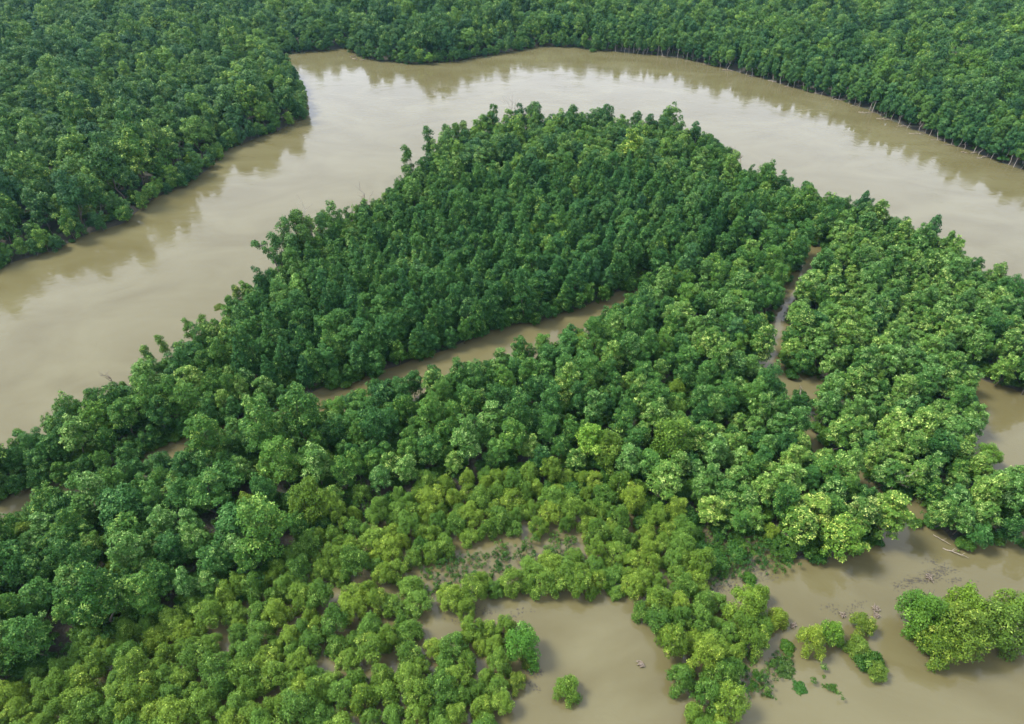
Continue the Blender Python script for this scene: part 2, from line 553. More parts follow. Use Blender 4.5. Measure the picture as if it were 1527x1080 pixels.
def build_kind(kind, nvar):
    out = []
    for v in range(nvar):
        rg = np.random.RandomState(abs(hash(kind)) % 1 + sum(map(ord, kind)) * 31 + v * 7)
        m = M[kind]
        if kind == 'willow_tree':
            h, w = rg.uniform(4.8, 6.6), rg.uniform(3.4, 4.6)
            lb = plume_lobes(rg, w, h, int(rg.randint(9, 14)), .68)
            cr = crown_mesh('crown', lb, 8200, .22, m, rg, k=4, up=0.39, rnd=0.43, aspect=.42, core=.25, low=-.8, lobetint=.45)
            tk = trunk_mesh('trunk', lb, h, .11, rg, stems=3, limbs=9)
        elif kind == 'pale_leaved_tree':
            h, w = rg.uniform(8.2, 11.0), rg.uniform(4.4, 6.0)
            lb = dome_lobes(rg, w, h, 1.4, int(rg.randint(26, 36)), .82, -.6, .35, .24)
            lb.append((rg.normal() * .5, rg.normal() * .5, h + rg.uniform(-.3, .5), .6, 1.2))
            cr = crown_mesh('crown', lb, 7800, .31, m, rg, k=6, up=0.39, rnd=0.30, aspect=.66, core=.2, low=-.6, lobetint=.3)
            tk = trunk_mesh('trunk', lb, h, .17, rg, limbs=9)
        elif kind == 'broadleaf_tree':
            h, w = rg.uniform(7.6, 10.8), rg.uniform(4.0, 5.8)
            lb = dome_lobes(rg, w, h, 1.2, int(rg.randint(24, 34)), .84, -.6, .38, .26)
            if v % 2:
                lb += [(a_ + rg.normal() * .4, b_ + rg.normal() * .4, c_ + .9, .6, 1.2) for a_, b_, c_, d_, e_ in lb[:3]]
            cr = crown_mesh('crown', lb, 7600, .28, m, rg, k=5, up=0.33, rnd=0.40, core=.2, lobetint=.35)
            tk = trunk_mesh('trunk', lb, h, .16, rg, limbs=8)
        elif kind == 'plantation_tree':
            h, w = rg.uniform(9.6, 12.4), rg.uniform(3.7, 4.6)
            lb = cone_lobes(rg, w, h, 1.4, int(rg.randint(26, 34)), .85) if v % 6 else dome_lobes(rg, w, h, 1.2, int(rg.randint(24, 32)), .85, -.7, .3, .18)
            cr = crown_mesh('crown', lb, 6800, .29, m, rg, k=5, up=0.26, rnd=0.40, core=.2, lobetint=.35)
            tk = trunk_mesh('trunk', lb, h, .14, rg, limbs=8)
        elif kind == 'riverbank_tree':
            h, w = rg.uniform(11.0, 15.0), rg.uniform(6.0, 8.4)
            lb = dome_lobes(rg, w, h, 1.6, int(rg.randint(26, 38)), 1.15, -.6, .55, .27)
            cr = crown_mesh('crown', lb, 7600, .40, m, rg, k=5, up=0.33, rnd=0.40, core=.2, lobetint=.4)
            tk = trunk_mesh('trunk', lb, h, .22, rg, limbs=9)
        elif kind == 'ragged_tree':
            h = rg.uniform(13, 16); w = 4.0
            lb = []
            for q in range(int(rg.randint(24, 30))):
                t = rg.uniform(.25, 1) ** .8
                a, R = rg.uniform(0, 6.28), rg.uniform(.1, 2.3) * (1.2 - .65 * t)
                lb.append((math.cos(a) * R, math.sin(a) * R, h * t - .6, rg.uniform(.6, 1.15), 1.1))
            cr = crown_mesh('crown', lb, 3300, .42, m, rg, k=3, up=0.20, rnd=0.43, core=.3, spread=.9, lobetint=.5)
            tk = trunk_mesh('trunk', lb, h * 1.15, .17, rg, limbs=12)
        elif kind == 'slender_tree':
            h, w = rg.uniform(12, 15), rg.uniform(4.2, 5.4)
            lb = cone_lobes(rg, w, h, 4.0, int(rg.randint(16, 22)), 1.2, .85) if v % 3 == 0 else dome_lobes(rg, w, h, 3.6, int(rg.randint(15, 21)), 1.15, -.7, .35, .2)
            cr = crown_mesh('crown', lb, 5200, .44, m, rg, k=5, up=0.20, rnd=0.40, core=.15, lobetint=.45)
            tk = trunk_mesh('trunk', lb, h, .17, rg, limbs=7, material=GREY)
        else:
            h, w = rg.uniform(1.6, 2.6), rg.uniform(2.6, 3.8)
            lb = dome_lobes(rg, w, h, .0, int(rg.randint(9, 14)), .62, -.1, .2, .2)
            if v >= 6:
                lb = [(rg.normal() * w * .3, rg.normal() * w * .3, rg.uniform(.4, h * 1.2), rg.uniform(.25, .5), 1.2) for q in range(14)]
            cr = crown_mesh('foliage', lb, 2600 if v < 6 else 900, .27 if v < 6 else .2, m, rg, k=4, up=0.39, rnd=0.36, core=.15, low=-.2)
            tk = trunk_mesh('stem', lb, h, .06 if v < 6 else .04, rg, stems=3 if v < 6 else 5, limbs=9 if v < 6 else 20)
        out.append((cr, tk, h, w))
    PROTO[kind] = out


for kd, nv in (('willow_tree', 9), ('pale_leaved_tree', 7), ('broadleaf_tree', 8), ('plantation_tree', 7), ('riverbank_tree', 8), ('slender_tree', 6), ('leafy_shrub', 10), ('ragged_tree', 5)):
    build_kind(kd, nv)

PART = {'leafy_shrub': ('foliage', 'stem')}


def plant(kind, x, y, z, s, rot, var, label, group=None, category=None, color=None, tilt=(0, 0), sz=1.0):
    cr, tk, h, w = PROTO[kind][var % len(PROTO[kind])]
    r = bpy.data.objects.new(kind, None)
    r.empty_display_size = .5
    r.location = (x, y, z)
    r.rotation_euler = (tilt[0], tilt[1], rot)
    r.scale = (s, s, s * sz)
    COL.objects.link(r)
    r['label'] = label
    r['category'] = category or ('shrub' if kind == 'leafy_shrub' else 'tree')
    if group:
        r['group'] = group
    a, b = PART.get(kind, ('crown', 'trunk'))
    for nm, me in ((a, cr), (b, tk)):
        o = bpy.data.objects.new(nm, me)
        o.parent = r
        if color:
            o.color = (*color, 1)
        COL.objects.link(o)
    return r


# ------------------------------------------------------------------ where the trees stand
rnd = random.Random(11)
PLANTATION = poly([(420, 598), (350, 585), (375, 530), (440, 472), (520, 415), (600, 360), (670, 318), (740, 290), (850, 283), (940, 288), (1030, 305), (1090, 330), (1128, 352),
                   (1120, 374), (1060, 388), (1000, 408), (935, 432), (850, 470), (770, 494), (720, 511), (660, 534), (610, 549), (560, 564), (505, 578)])
WILLOW = poly([(-80, 1075), (53, 1018), (100, 990), (240, 935), (330, 892), (400, 870), (455, 825), (480, 780), (560, 765), (640, 735), (740, 720), (830, 718), (900, 728), (960, 735), (1010, 760),
               (1040, 830), (1050, 870), (1075, 900), (1135, 890), (1165, 925), (1130, 960), (1100, 985), (1090, 1030), (1080, 1110), (1020, 1110), (1008, 1030), (1003, 985), (985, 958),
               (942, 925), (930, 893), (880, 880), (830, 886), (760, 890), (712, 905), (700, 922), (748, 936), (770, 965), (764, 1000), (758, 1110), (-80, 1180)])
GAPS = [poly(p) for p in ([(600, 872), (640, 845), (690, 822), (740, 806), (800, 806), (850, 806), (862, 832), (800, 842), (740, 858), (690, 880), (620, 895)],
                          [(610, 938), (680, 908), (745, 905), (745, 928), (660, 955)], [(462, 985), (490, 962), (512, 990), (480, 1012)],
                          [(470, 915), (500, 905), (520, 925), (490, 940)], [(955, 744), (1000, 742), (1004, 768), (968, 772)], [(300, 985), (330, 975), (340, 995), (310, 1005)],
                          [(1040, 890), (1062, 862), (1110, 850), (1120, 872), (1075, 900)], [(560, 985), (600, 975), (610, 1000), (570, 1010)])]
GAPS = [q.mean(0) + (q - q.mean(0)) * 1.28 for q in GAPS]
RIGHT = poly([(1222, 376), (1300, 330), (1420, 360), (1500, 420), (1650, 520), (1650, 815), (1430, 828), (1365, 752), (1300, 742), (1222, 684), (1182, 605), (1152, 550), (1148, 520), (1160, 485), (1180, 436)])
BRIGHT_MID = poly([(870, 640), (900, 560), (980, 520), (1040, 470), (1100, 440), (1150, 520), (1165, 585), (1190, 650), (1250, 710), (1335, 770), (1318, 808), (1262, 836), (1170, 832), (1085, 795), (985, 770), (880, 730)])

hashg = {}


def free(x, y, r):
    cx, cy = int(x // 4), int(y // 4)
    for i in range(cx - 3, cx + 4):
        for j in range(cy - 3, cy + 4):
            for (a, b, q) in hashg.get((i, j), ()):
                if (a - x) ** 2 + (b - y) ** 2 < ((r + q) * .5) ** 2:
                    return False
    return True


def take(x, y, r):
    hashg.setdefault((int(x // 4), int(y // 4)), []).append((x, y, r))


SITES = []          # kind, x, y, scale, zone, r


def darts(Q, n, seed, margin_px=60):
    rg = np.random.RandomState(seed)
    lo, hi = Q.min(0), Q.max(0)
    P = rg.uniform(lo, hi, (n, 2))
    P = P[inside(P, Q)]
    pr = np.stack(proj(P[:, 0], P[:, 1], 5.0), 1)
    ok = (pr[:, 0] > -margin_px - 40) & (pr[:, 0] < 1527 + margin_px + 40) & (pr[:, 1] < 1080 + margin_px) & (pr[:, 1] > -30)
    return P[ok]


# --- singled-out trees and bushes, placed first
HERO = []


def hero(kind, px, py, s, label, color=None, var=None, sz=1.0, tilt=(0, 0), r=None, group=None):
    if kind in ('willow_tree', 'pale_leaved_tree'):
        s *= 1.22
    x, y = at(px, py)
    HERO.append((kind, x, y, s, label, color, var, sz, tilt, group))
    w = PROTO[kind][0][3] * s
    take(x, y, (r if r is not None else w * .8))


for i, (px, py, sc) in enumerate([(424, 408, .95), (438, 398, 1.05), (447, 408, .9), (456, 390, 1.1), (470, 388, 1.0), (486, 378, .9), (466, 400, .9), (694, 232, .95), (682, 240, .9)]):
    hero('ragged_tree', px, py, sc, ['first', 'second', 'third', 'fourth', 'fifth', 'sixth', 'seventh', 'eighth', 'ninth'][i] + ' ragged gappy tree along the outer bank, counted from the leaning tree',
         None, i, 1.0, r=1.6, group='ragged trees on the outer bank')
for i, (px, py, sc) in enumerate([(352, 452, .8), (342, 470, .75), (305, 498, .8), (284, 508, .85), (244, 530, .75), (222, 545, .8), (188, 592, .6), (120, 622, .65), (92, 632, .6), (530, 338, .8), (572, 318, .85)]):
    hero('ragged_tree', px + 7, py + 5, sc * .68, ['first', 'second', 'third', 'fourth', 'fifth', 'sixth', 'seventh', 'eighth', 'ninth', 'tenth', 'eleventh'][i] + ' small ragged tree breaking the skyline of the inner river bank',
         (1.25, 1.15, .85), i + 2, 1.0, r=1.4, group='small ragged trees on the inner bank')
hero('pale_leaved_tree', 939, 262, 1.25, 'broad pale yellow green crown standing alone among dark trees below the river bend', (1.5, 1.25, .8), 1, .95)
hero('riverbank_tree', 995, 205, 1.0, 'rounded twin-headed tree standing above the low bank at the river bend', (1.1, 1.1, .8), 2, 1.0)
hero('ragged_tree', 612, 272, 1.0, 'tall narrow ragged tree on the outer edge of the river bank', None, 0)
hero('ragged_tree', 642, 246, 1.0, 'tall thin leafy spire beside its shorter twin on the river bank', None, 1)
hero('ragged_tree', 668, 236, 1.0, 'tall thin leafy spire with a bare lower trunk near the bend', None, 2)
hero('pale_leaved_tree', 876, 690, .85, 'lone yellow-topped rounded tree among dark green trees above the willows', (1.45, 1.3, .7), 0, 1.05)
hero('willow_tree', 995, 690, 1.55, 'large olive willow rising alone among the pale leaved trees', (.95, 1.0, .9), 3)
hero('willow_tree', 470, 775, 1.35, 'olive willow head set among dark broadleaf trees', (1.05, 1.0, .9), 1)
hero('willow_tree', 905, 700, 1.15, 'slim olive willow leaning beside the lone yellow-topped tree', (.95, .9, .8), 5, 1.2)
hero('pale_leaved_tree', 1180, 812, .95, 'pale flecked tree at the inner end of the waterside clump', (1.2, 1.1, 1.0), 2, .8)
hero('pale_leaved_tree', 1198, 790, .95, 'pale cream-topped round tree behind the waterside clump', (1.35, 1.15, 1.1), 3, .8)
hero('pale_leaved_tree', 1240, 826, 1.0, 'yellow green dome at the front of the waterside clump', (1.15, 1.08, .8), 4, .82)
hero('pale_leaved_tree', 1268, 796, .9, 'pale pinkish-topped tree in the middle of the waterside clump', (1.35, 1.08, 1.1), 5, .8)
hero('pale_leaved_tree', 1306, 800, 1.0, 'yellow-topped tree at the outer corner of the waterside clump facing open water', (1.3, 1.12, .9), 6, .82)
hero('pale_leaved_tree', 1054, 782, .72, 'small cream flecked tree standing in shallow water beside the willows', (1.3, 1.15, 1.1), 1, .8)
hero('plantation_tree', 647, 527, .85, 'small dark pointed tree standing out into the creek', None, 0, .75)
hero('broadleaf_tree', 599, 606, .8, 'dark round tree standing at the near edge of the creek', (.75, .85, .9), 2)
hero('broadleaf_tree', 775, 545, .8, 'dark round tree between two open stretches of the creek', (.75, .85, .9), 4)
hero('broadleaf_tree', 1360, 640, .7, 'dark blue green round tree among pale yellow green crowns', (.55, .75, .8), 5)
hero('willow_tree', 1366, 942, 1.5, 'dark green side of the big willow island in the open water', (.7, .85, .7), 0, 1.05)
hero('willow_tree', 1352, 925, 1.1, 'small dark willow at the inner corner of the big willow island', (.7, .85, .7), 5)
hero('willow_tree', 1385, 975, 1.2, 'low olive willow at the waterline of the big willow island', (.9, .9, .85), 7)
hero('willow_tree', 1405, 965, 1.55, 'olive willow at the front of the big willow island', (.95, .9, .9), 2, 1.05)
hero('willow_tree', 1420, 925, 1.45, 'willow at the back of the big willow island', (.75, .85, .7), 4, 1.05)
hero('willow_tree', 1455, 955, 1.5, 'willow on the outer side of the big willow island', (.9, .88, .9), 6, 1.05)
hero('willow_tree', 1496, 945, 1.5, 'willow at the far end of the big willow island', None, 1)
hero('willow_tree', 1204, 966, .78, 'yellower half of the small twin willow island', (1.1, 1.0, .85), 3)
hero('willow_tree', 1234, 955, .78, 'greener half of the small twin willow island', (.85, 1.0, .8), 7)
hero('willow_tree', 1279, 938, .72, 'low olive willow bush at the head of the narrow islet', (1.0, .9, .85), 5, .8)
hero('willow_tree', 1276, 972, .75, 'low olive willow bush in the middle of the narrow islet', (1.05, .9, .85), 8, .8)
hero('willow_tree', 1303, 1006, .62, 'small dull willow bush at the tail of the narrow islet', (.9, .85, .9), 2, .7)
hero('leafy_shrub', 1293, 990, 1.15, 'bright green shrub on the narrow islet', None, 0)
hero('willow_tree', 1108, 915, 1.15, 'round olive willow facing the open water opposite the waterside clump', (.9, .95, .85), 6)
hero('willow_tree', 1155, 930, .8, 'small willow bush beside the round olive willow', (.95, .9, .85), 4, .8)
hero('willow_tree', 1132, 940, .7, 'low willow bush between the round willow and the flooded shore', (.95, .95, .85), 1, .8)
hero('willow_tree', 777, 978, 1.05, 'bright green willow jutting into the pond', (.8, 1.05, .9), 5, 1.0)
hero('willow_tree', 788, 985, .6, 'dull brownish low willow at the foot of the pond tree', (.9, .75, .7), 8, .7)
hero('willow_tree', 771, 1022, .55, 'small brownish bush standing at the pond margin', (.9, .8, .75), 3, .8)
hero('willow_tree', 845, 1034, .75, 'willow top rising at the lower edge of the pond', (1.05, 1.0, .85), 2, .8)
hero('leafy_shrub', 1235, 1024, 1.1, 'low bright green mat of leaves floating in open water', (.8, .85, .8), 7, .6)
hero('leafy_shrub', 1192, 1026, .6, 'small tuft of leaves floating in open water', (1.0, 1.1, 1.0), 2, .6)
hero('leafy_shrub', 1129, 1014, .95, 'bright green floating leaf clump beside the lower willows', (.85, .9, .8), 8, .7)
hero('leafy_shrub', 1171, 966, .75, 'small fresh green tuft standing in the water', (1.1, 1.1, 1.0), 4, .8)
hero('leafy_shrub', 1168, 995, .85, 'faded half-drowned bush below the small fresh green tuft', (1.3, .9, 1.1), 5, .6)
hero('leafy_shrub', 1115, 865, .8, 'small green tuft where the flooded inlet opens out', (1.0, 1.1, 1.0), 4, .8)
hero('leafy_shrub', 1096, 825, 1.3, 'green shrub standing in the shallow flooded inlet', None, 1)
hero('leafy_shrub', 1068, 843, 1.2, 'green shrub at the mouth of the flooded inlet', None, 2)
hero('leafy_shrub', 1365, 782, .7, 'small green shrub at the mouth of the brook', None, 3)
hero('leafy_shrub', 1191, 612, 1.5, 'leafy green shrub on the islet in the narrow brook', (.8, .9, .9), 3, 1.1)
hero('leafy_shrub', 327, 458, .75, 'lone yellowish bush standing in the river off the bank', (1.5, 1.05, .9), 2, .6)
hero('willow_tree', 1466, 690, .9, 'green bush across the channel from the pale stand', (.7, .9, .8), 2, .9)
hero('riverbank_tree', 640, 96, .62, 'low bright bush standing forward of the far bank forest', (1.15, 1.15, .95), 1, .72)
hero('riverbank_tree', 700, 88, .45, 'small rounded bush on the far bank beside the low bright bush', (1.0, 1.0, .9), 3, .7)
hero('leafy_shrub', 884, 77, 1.1, 'small round bush standing in the river off the far bank', None, 2, .9)
hero('riverbank_tree', 1462, 222, .75, 'yellow green tree leaning over the far river bank', (1.5, 1.25, .8), 5, .85)
hero('slender_tree', 1190, 128, .75, 'fresh light green tree at the front of the far bank row', (1.5, 1.35, .9), 3, .8)
hero('riverbank_tree', 452, 168, .85, 'grey green ragged tree at the tip of the opposite point', (.9, .85, 1.0), 6, .8)
hero('riverbank_tree', 112, 352, .62, 'low golden green bushy tree at the corner of the opposite bank', (1.35, 1.15, .7), 4, .8)
hero('riverbank_tree', 290, 258, .55, 'bright narrow tree at the waterline of the opposite bank', (1.3, 1.2, .7), 2, .9)
hero('broadleaf_tree', 488, 345, .8, 'bright yellow green rounded tree behind the ragged bank trees', (1.5, 1.3, .6), 3, .9)
hero('pale_leaved_tree', 452, 465, .75, 'pale cone-shaped tree at the outer side of the dark plantation', (1.3, 1.25, .9), 2, 1.1)
hero('pale_leaved_tree', 1092, 345, .72, 'pale pointed tree at the inner corner of the dark plantation', (1.3, 1.2, .8), 4, 1.05)
for i, (px, py) in enumerate([(855, 322), (908, 330), (940, 335), (975, 330), (993, 345), (1012, 335), (925, 318), (788, 375), (985, 395), (992, 318)]):
    hero('pale_leaved_tree', px, py, .55, 'small pale tipped tree scattered among the dark plantation crowns', (1.35, 1.2, .75), i, 1.1, group='pale trees within the plantation')

# --- plantation: planted in rows
a0, b0 = np.array(at(470, 560)), np.array(at(640, 440))
row = (b0 - a0) / np.linalg.norm(b0 - a0)
perp = np.array([-row[1], row[0]])
rg = np.random.RandomState(5)
cen = PLANTATION.mean(0)
for i in range(-60, 61):
    for j in range(-60, 61):
        p = cen + perp * i * 6.3 + row * j * 2.5 + rg.normal(size=2) * .22
        SITES.append(('plantation_tree', p[0], p[1], rg.uniform(.88, 1.18), 'plantation', 2.2))
pp = np.array([(s[1], s[2]) for s in SITES])
okp = inside(pp, PLANTATION) & (land(pp) > .5)
SITES = [s for s, k in zip(SITES, okp) if k and free(s[1], s[2], 2.0)]
for s in SITES:
    take(s[1], s[2], s[5])


def fill(Q, n, seed, chooser, zone):
    P = darts(Q, n, seed)
    ld = land(P)
    P, ld = P[ld > .25], ld[ld > .25]
    rr = random.Random(seed)
    px = [proj(x, y) for x, y in P]
    nb = np.minimum(ribbon(P, BROOK, BROOK_W), ribbon(P, BROOK_ARM, BROOK_ARM_W)) > 1.1
    P, ld, px = P[nb], ld[nb], [q for q, k_ in zip(px, nb) if k_]
    zs = np.stack([inside(P, WILLOW), inside(P, PLANTATION), inside(P, RIGHT), inside(P, BRIGHT_MID), wav(P, 14, 31)], 1)
    for (x, y), l_, q, zn in zip(P, ld, px, zs):
        c = chooser(x, y, l_, q, rr, zn)
        if not c:
            continue
        kind, s, r = c
        if free(x, y, r):
            take(x, y, r)
            SITES.append((kind, x, y, s, zone, r))


# --- flooded willows
P = darts(WILLOW, 9000, 21)
g = np.zeros(len(P), bool)
for q in GAPS:
    g |= inside(P, q)
rr = random.Random(4)
for (x, y), gg in zip(P, g):
    if gg and rr.random() > .012:
        continue
    s = rr.uniform(.7, 1.2)
    r = 2.5 * s
    if free(x, y, r):
        take(x, y, r)
        SITES.append(('willow_tree', x, y, s, 'willow', r))


# --- trees and bushes right along the water's edge
def shoreline(line, kind, smin, smax, rf, seed, zone, sink=.5, lo=.1, hi=1.6, cond=None):
    rg = np.random.RandomState(seed)
    P = []
    for a, b in zip(line[:-1], line[1:]):
        ln = np.linalg.norm(b - a)
        n = int(ln * 8) + 1
        if n > 4000:
            continue
        nrm = np.array([-(b - a)[1], (b - a)[0]]) / max(ln, 1e-6)
        P.append(a + (b - a) * rg.rand(n)[:, None] + nrm * rg.uniform(-9, 9, n)[:, None])
    P = np.concatenate(P)
    pr = np.stack(proj(P[:, 0], P[:, 1], 5.0), 1)
    ld = land(P)
    ok = (pr[:, 0] > -60) & (pr[:, 0] < 1590) & (pr[:, 1] < 1100) & (ld > lo) & (ld < hi)
    for (x, y), q in zip(P[ok], pr[ok]):
        if cond and not cond(q[0], q[1]):
            continue
        s = rg.uniform(smin, smax)
        if free(x, y, rf * s):
            take(x, y, rf * s)
            SITES.append((kind, x, y, s, zone, rf * s, sink * s))


shoreline(FAR[:-4], 'riverbank_tree', .42, .75, 4.4, 51, 'far', 1.7, -.4, 2.2, lambda px, py: px < 900)
shoreline(FAR[:-4], 'slender_tree', .6, .95, 2.9, 52, 'far', .4, .0, 2.2, lambda px, py: px >= 900)
shoreline(PEN[:33], 'broadleaf_tree', .4, .8, 3.6, 53, 'mid', 1.1, -.6, 2.0)
shoreline(CREEK[:16], 'broadleaf_tree', .5, .8, 3.4, 54, 'mid', 1.0, -.2, 1.6, lambda px, py: py > 380)


# --- the peninsula and the woods between the waters
def choose_mid(x, y, l_, q, rr, zn):
    if zn[0] or zn[1]:
        return None
    right, br, patch = zn[2], zn[3], zn[4]
    px, py, _ = q
    north = py < (500 if px < 500 else 400) and px < 1130 or py < 300
    pale = .82 if right else (.70 + .25 * patch if br else .16 + .22 * patch)
    if px > 1080 and py < 330:
        pale = .12
    if rr.random() < pale:
        s = rr.uniform(.62, 1.1)
        return 'pale_leaved_tree', s, 4.0 * s
    if not north and rr.random() < .07:
        s = rr.uniform(.7, 1.0)
        return 'willow_tree', s, 3.6 * s
    if 1010 < px < 1150 and py < 290:
        s = rr.uniform(.45, .7)
        return 'broadleaf_tree', s, 4.8 * s
    if 600 < px < 1060 and py < 275:
        s = rr.uniform(.62, 1.0)
        return 'riverbank_tree', s, 4.6 * s
    s = rr.uniform(.6, 1.08)
    if px < 470 and py > 660:
        s *= rr.choice((1.0, 1.25, 1.5))
    return 'broadleaf_tree', s, 3.8 * s


fill(PEN, 60000, 22, choose_mid, 'mid')


# --- the opposite bank and the far bank
def choose_far(x, y, l_, q, rr, zn):
    px, py, dep = q
    if l_ < 2.2 and px < 880:
        s = rr.uniform(.5, .8)
        return 'riverbank_tree', s, 4.2 * s
    if px > 880 and l_ < 16 + 14 * (px < 1250):
        s = rr.uniform(.75, 1.02)
        return 'slender_tree', s, 3.4 * s
    s = rr.uniform(.6, 1.45)
    return 'riverbank_tree', s, 5.0 * s


fill(np.array([(-460, 100), (460, 100), (520, 640), (-520, 640)]), 110000, 23, choose_far, 'far')

# --- waterside shrubs
rr = random.Random(77)
edge = []
for zone_poly, n in ((poly([(850, 690), (1090, 690), (1120, 800), (1040, 830), (960, 790), (860, 760)]), 500), (PEN, 30000)):
    P = darts(zone_poly, n, 41)
    ld = land(P)
    for (x, y), l_ in zip(P, ld):
        if n == 500 or (-.2 < l_ < 1.4 and rr.random() < .35):
            s = rr.uniform(.5, 1.0)
            if all((x - a) ** 2 + (y - b) ** 2 > 2.6 for a, b, _ in edge[-400:]):
                edge.append((x, y, s))
FRINGE = [poly([(1030, 800), (1090, 795), (1150, 815), (1190, 842), (1120, 850), (1060, 870), (1035, 850)]), poly([(620, 845), (850, 800), (860, 835), (700, 870), (620, 890)]),
          poly([(1040, 930), (1110, 950), (1180, 990), (1150, 1040), (1090, 1030)])]
wade = []
for Q, n in zip(FRINGE, (52, 36, 20)):
    P = darts(Q, 900, 47 + n)
    k_ = 0
    for x, y in P:
        if k_ < n and all((x - a) ** 2 + (y - b) ** 2 > 2.2 for a, b, _ in wade):
            wade.append((x, y, rr.uniform(.45, .95))); k_ += 1
WADE = set(wade)
band, edge = edge[:45] + wade, edge[60:]
rr.shuffle(edge)
edge = band + edge
edge = edge[:262]

# ------------------------------------------------------------------ individuals and the forests behind them
LABELS = {}


def label_for(kind, zone, x, y, l_, near_creek, in_right):
    px, py, dep = proj(x, y)
    if kind == 'plantation_tree':
        return ('dark pointed tree in the front row along the creek', 'plantation trees fronting the creek') if l_ < 5 and py > 420 else \
               ('dark green pointed tree in the planted rows between creek and river', 'dark plantation rows')
    if kind == 'willow_tree':
        if zone != 'willow':
            return 'olive willow scattered among the broadleaf trees beside the creek woods', 'willows among the broadleaf woods'
        if px > 880:
            return 'small olive willow in the flooded thicket between pond and inlet', 'flooded willows by the inlet'
        if py > 900 and px < 420:
            return 'small yellow green willow in the dense thicket at the lower corner', 'corner willow thicket'
        if py > 890:
            return 'olive willow standing in brown flood water beside the pond', 'flooded willows by the pond'
        return 'olive willow in the band between dark woods and the shaded channel', 'willow band below the dark woods'
    if kind == 'pale_leaved_tree':
        if px > 1222 or (px > 1180 and py < 700 and in_right):
            return 'pale yellow green tree in the stand beyond the narrow brook', 'pale stand beyond the brook'
        if px > 860:
            return 'pale flecked tree in the wood between creek and brook', 'pale trees between creek and brook'
        return 'light green tree scattered through the dark broadleaf wood', 'light trees in the dark wood'
    if kind == 'broadleaf_tree':
        if in_right:
            return 'deep green tree among the pale stand beyond the narrow brook', 'deep green trees beyond the brook'
        if near_creek < 6 and py > 380:
            return 'dark rounded tree lining the bank of the narrow creek', 'rounded trees lining the creek'
        if py < 330 and px > 1000:
            return 'low green tree on the bank where the river bends', 'trees on the river bend bank'
        if px < 520 and l_ > 0 and py < 700 and near_creek > 6:
            return 'green rounded tree between the wide river and the creek', 'trees along the inner river bank'
        return 'dark green rounded tree in the wood below the creek', 'dark wood below the creek'
    if kind == 'riverbank_tree':
        if zone == 'mid':
            return 'tall full crowned tree on the river bend above the plantation', 'tall trees on the river bend'
        if px < 480 and py > 110:
            return ('rounded tree leaning over the water on the opposite bank', 'waterside trees on the opposite bank') if l_ < 7 else \
                   ('rounded green tree in the woods on the opposite bank', 'woods on the opposite bank')
        if px < 880:
            return 'hazy dark tree in the forest across the top of the river', 'forest across the river'
        return 'hazy green crown in the forest behind the far bank row', 'forest behind the far bank row'
    return 'slender bare-stemmed tree in the row along the far river bank', 'slender trees along the far bank'


LANDMARKS = [(939, 262, 'the broad pale crown below the river bend'), (995, 205, 'the twin-headed tree at the bend'), (770, 205, 'the tall bare tree at the bend'),
             (655, 245, 'the leafy spires on the outer bank'), (876, 690, 'the lone yellow-topped tree'), (995, 690, 'the large lone willow'), (1240, 805, 'the waterside clump'),
             (1054, 782, 'the small cream flecked tree'), (647, 527, 'the pointed tree in the creek'), (800, 500, 'the widest creek pool'), (1360, 640, 'the dark blue green tree'),
             (1405, 950, 'the big willow island'), (890, 960, 'the pond'), (777, 978, 'the bright willow in the pond'), (1191, 612, 'the brook islet'), (1130, 372, 'the head of the creek'),
             (1340, 457, 'the small shaded pool'), (1455, 600, 'the outer channel'), (455, 395, 'the ragged bank trees'), (327, 470, 'the lone bush in the river'), (70, 748, 'the creek end pool'),
             (258, 672, 'the creek gap in the woods'), (522, 575, 'the fallen branch on the creek'), (452, 168, 'the tip of the opposite point'), (112, 352, 'the golden bushy bank tree'),
             (290, 258, 'the bright narrow bank tree'), (640, 96, 'the low bright far bush'), (884, 77, 'the small round bush in the river'), (1408, 120, 'the pale bare forest tree'),
             (1190, 128, 'the fresh light far bank tree'), (1462, 222, 'the leaning yellow far tree'), (770, 828, 'the shaded brown channel'), (470, 775, 'the olive willow among dark trees'),
             (452, 465, 'the pale cone-shaped tree'), (1092, 345, 'the pale pointed corner tree'), (1148, 520, 'the bright bend of the brook'), (1322, 735, 'the pale bare branches'),
             (488, 988, 'the small brown gap in the willows'), (180, 570, 'the leaning twiggy snag'), (1110, 912, 'the round olive waterside willow')]
LMW = np.array([at(a, b) for a, b, c in LANDMARKS])
ADJ = {'willow_tree': 'olive willow', 'pale_leaved_tree': 'pale flecked tree', 'broadleaf_tree': 'rounded green tree', 'plantation_tree': 'dark plantation tree',
       'riverbank_tree': 'full crowned tree', 'slender_tree': 'slender stemmed tree', 'leafy_shrub': 'low green shrub', 'driftwood_log': 'bleached log'}
ONES = 'first second third fourth fifth sixth seventh eighth ninth tenth eleventh twelfth thirteenth fourteenth fifteenth sixteenth seventeenth eighteenth nineteenth'.split()
TENS = ['', '', 'twenty', 'thirty', 'forty', 'fifty', 'sixty', 'seventy', 'eighty', 'ninety']


def nth(n):
    if n < 20:
        return ONES[n - 1]
    t, o = divmod(n, 10)
    return (TENS[t] + '-' + ONES[o - 1]) if o else TENS[t][:-1] + 'ieth'


PLACED = []


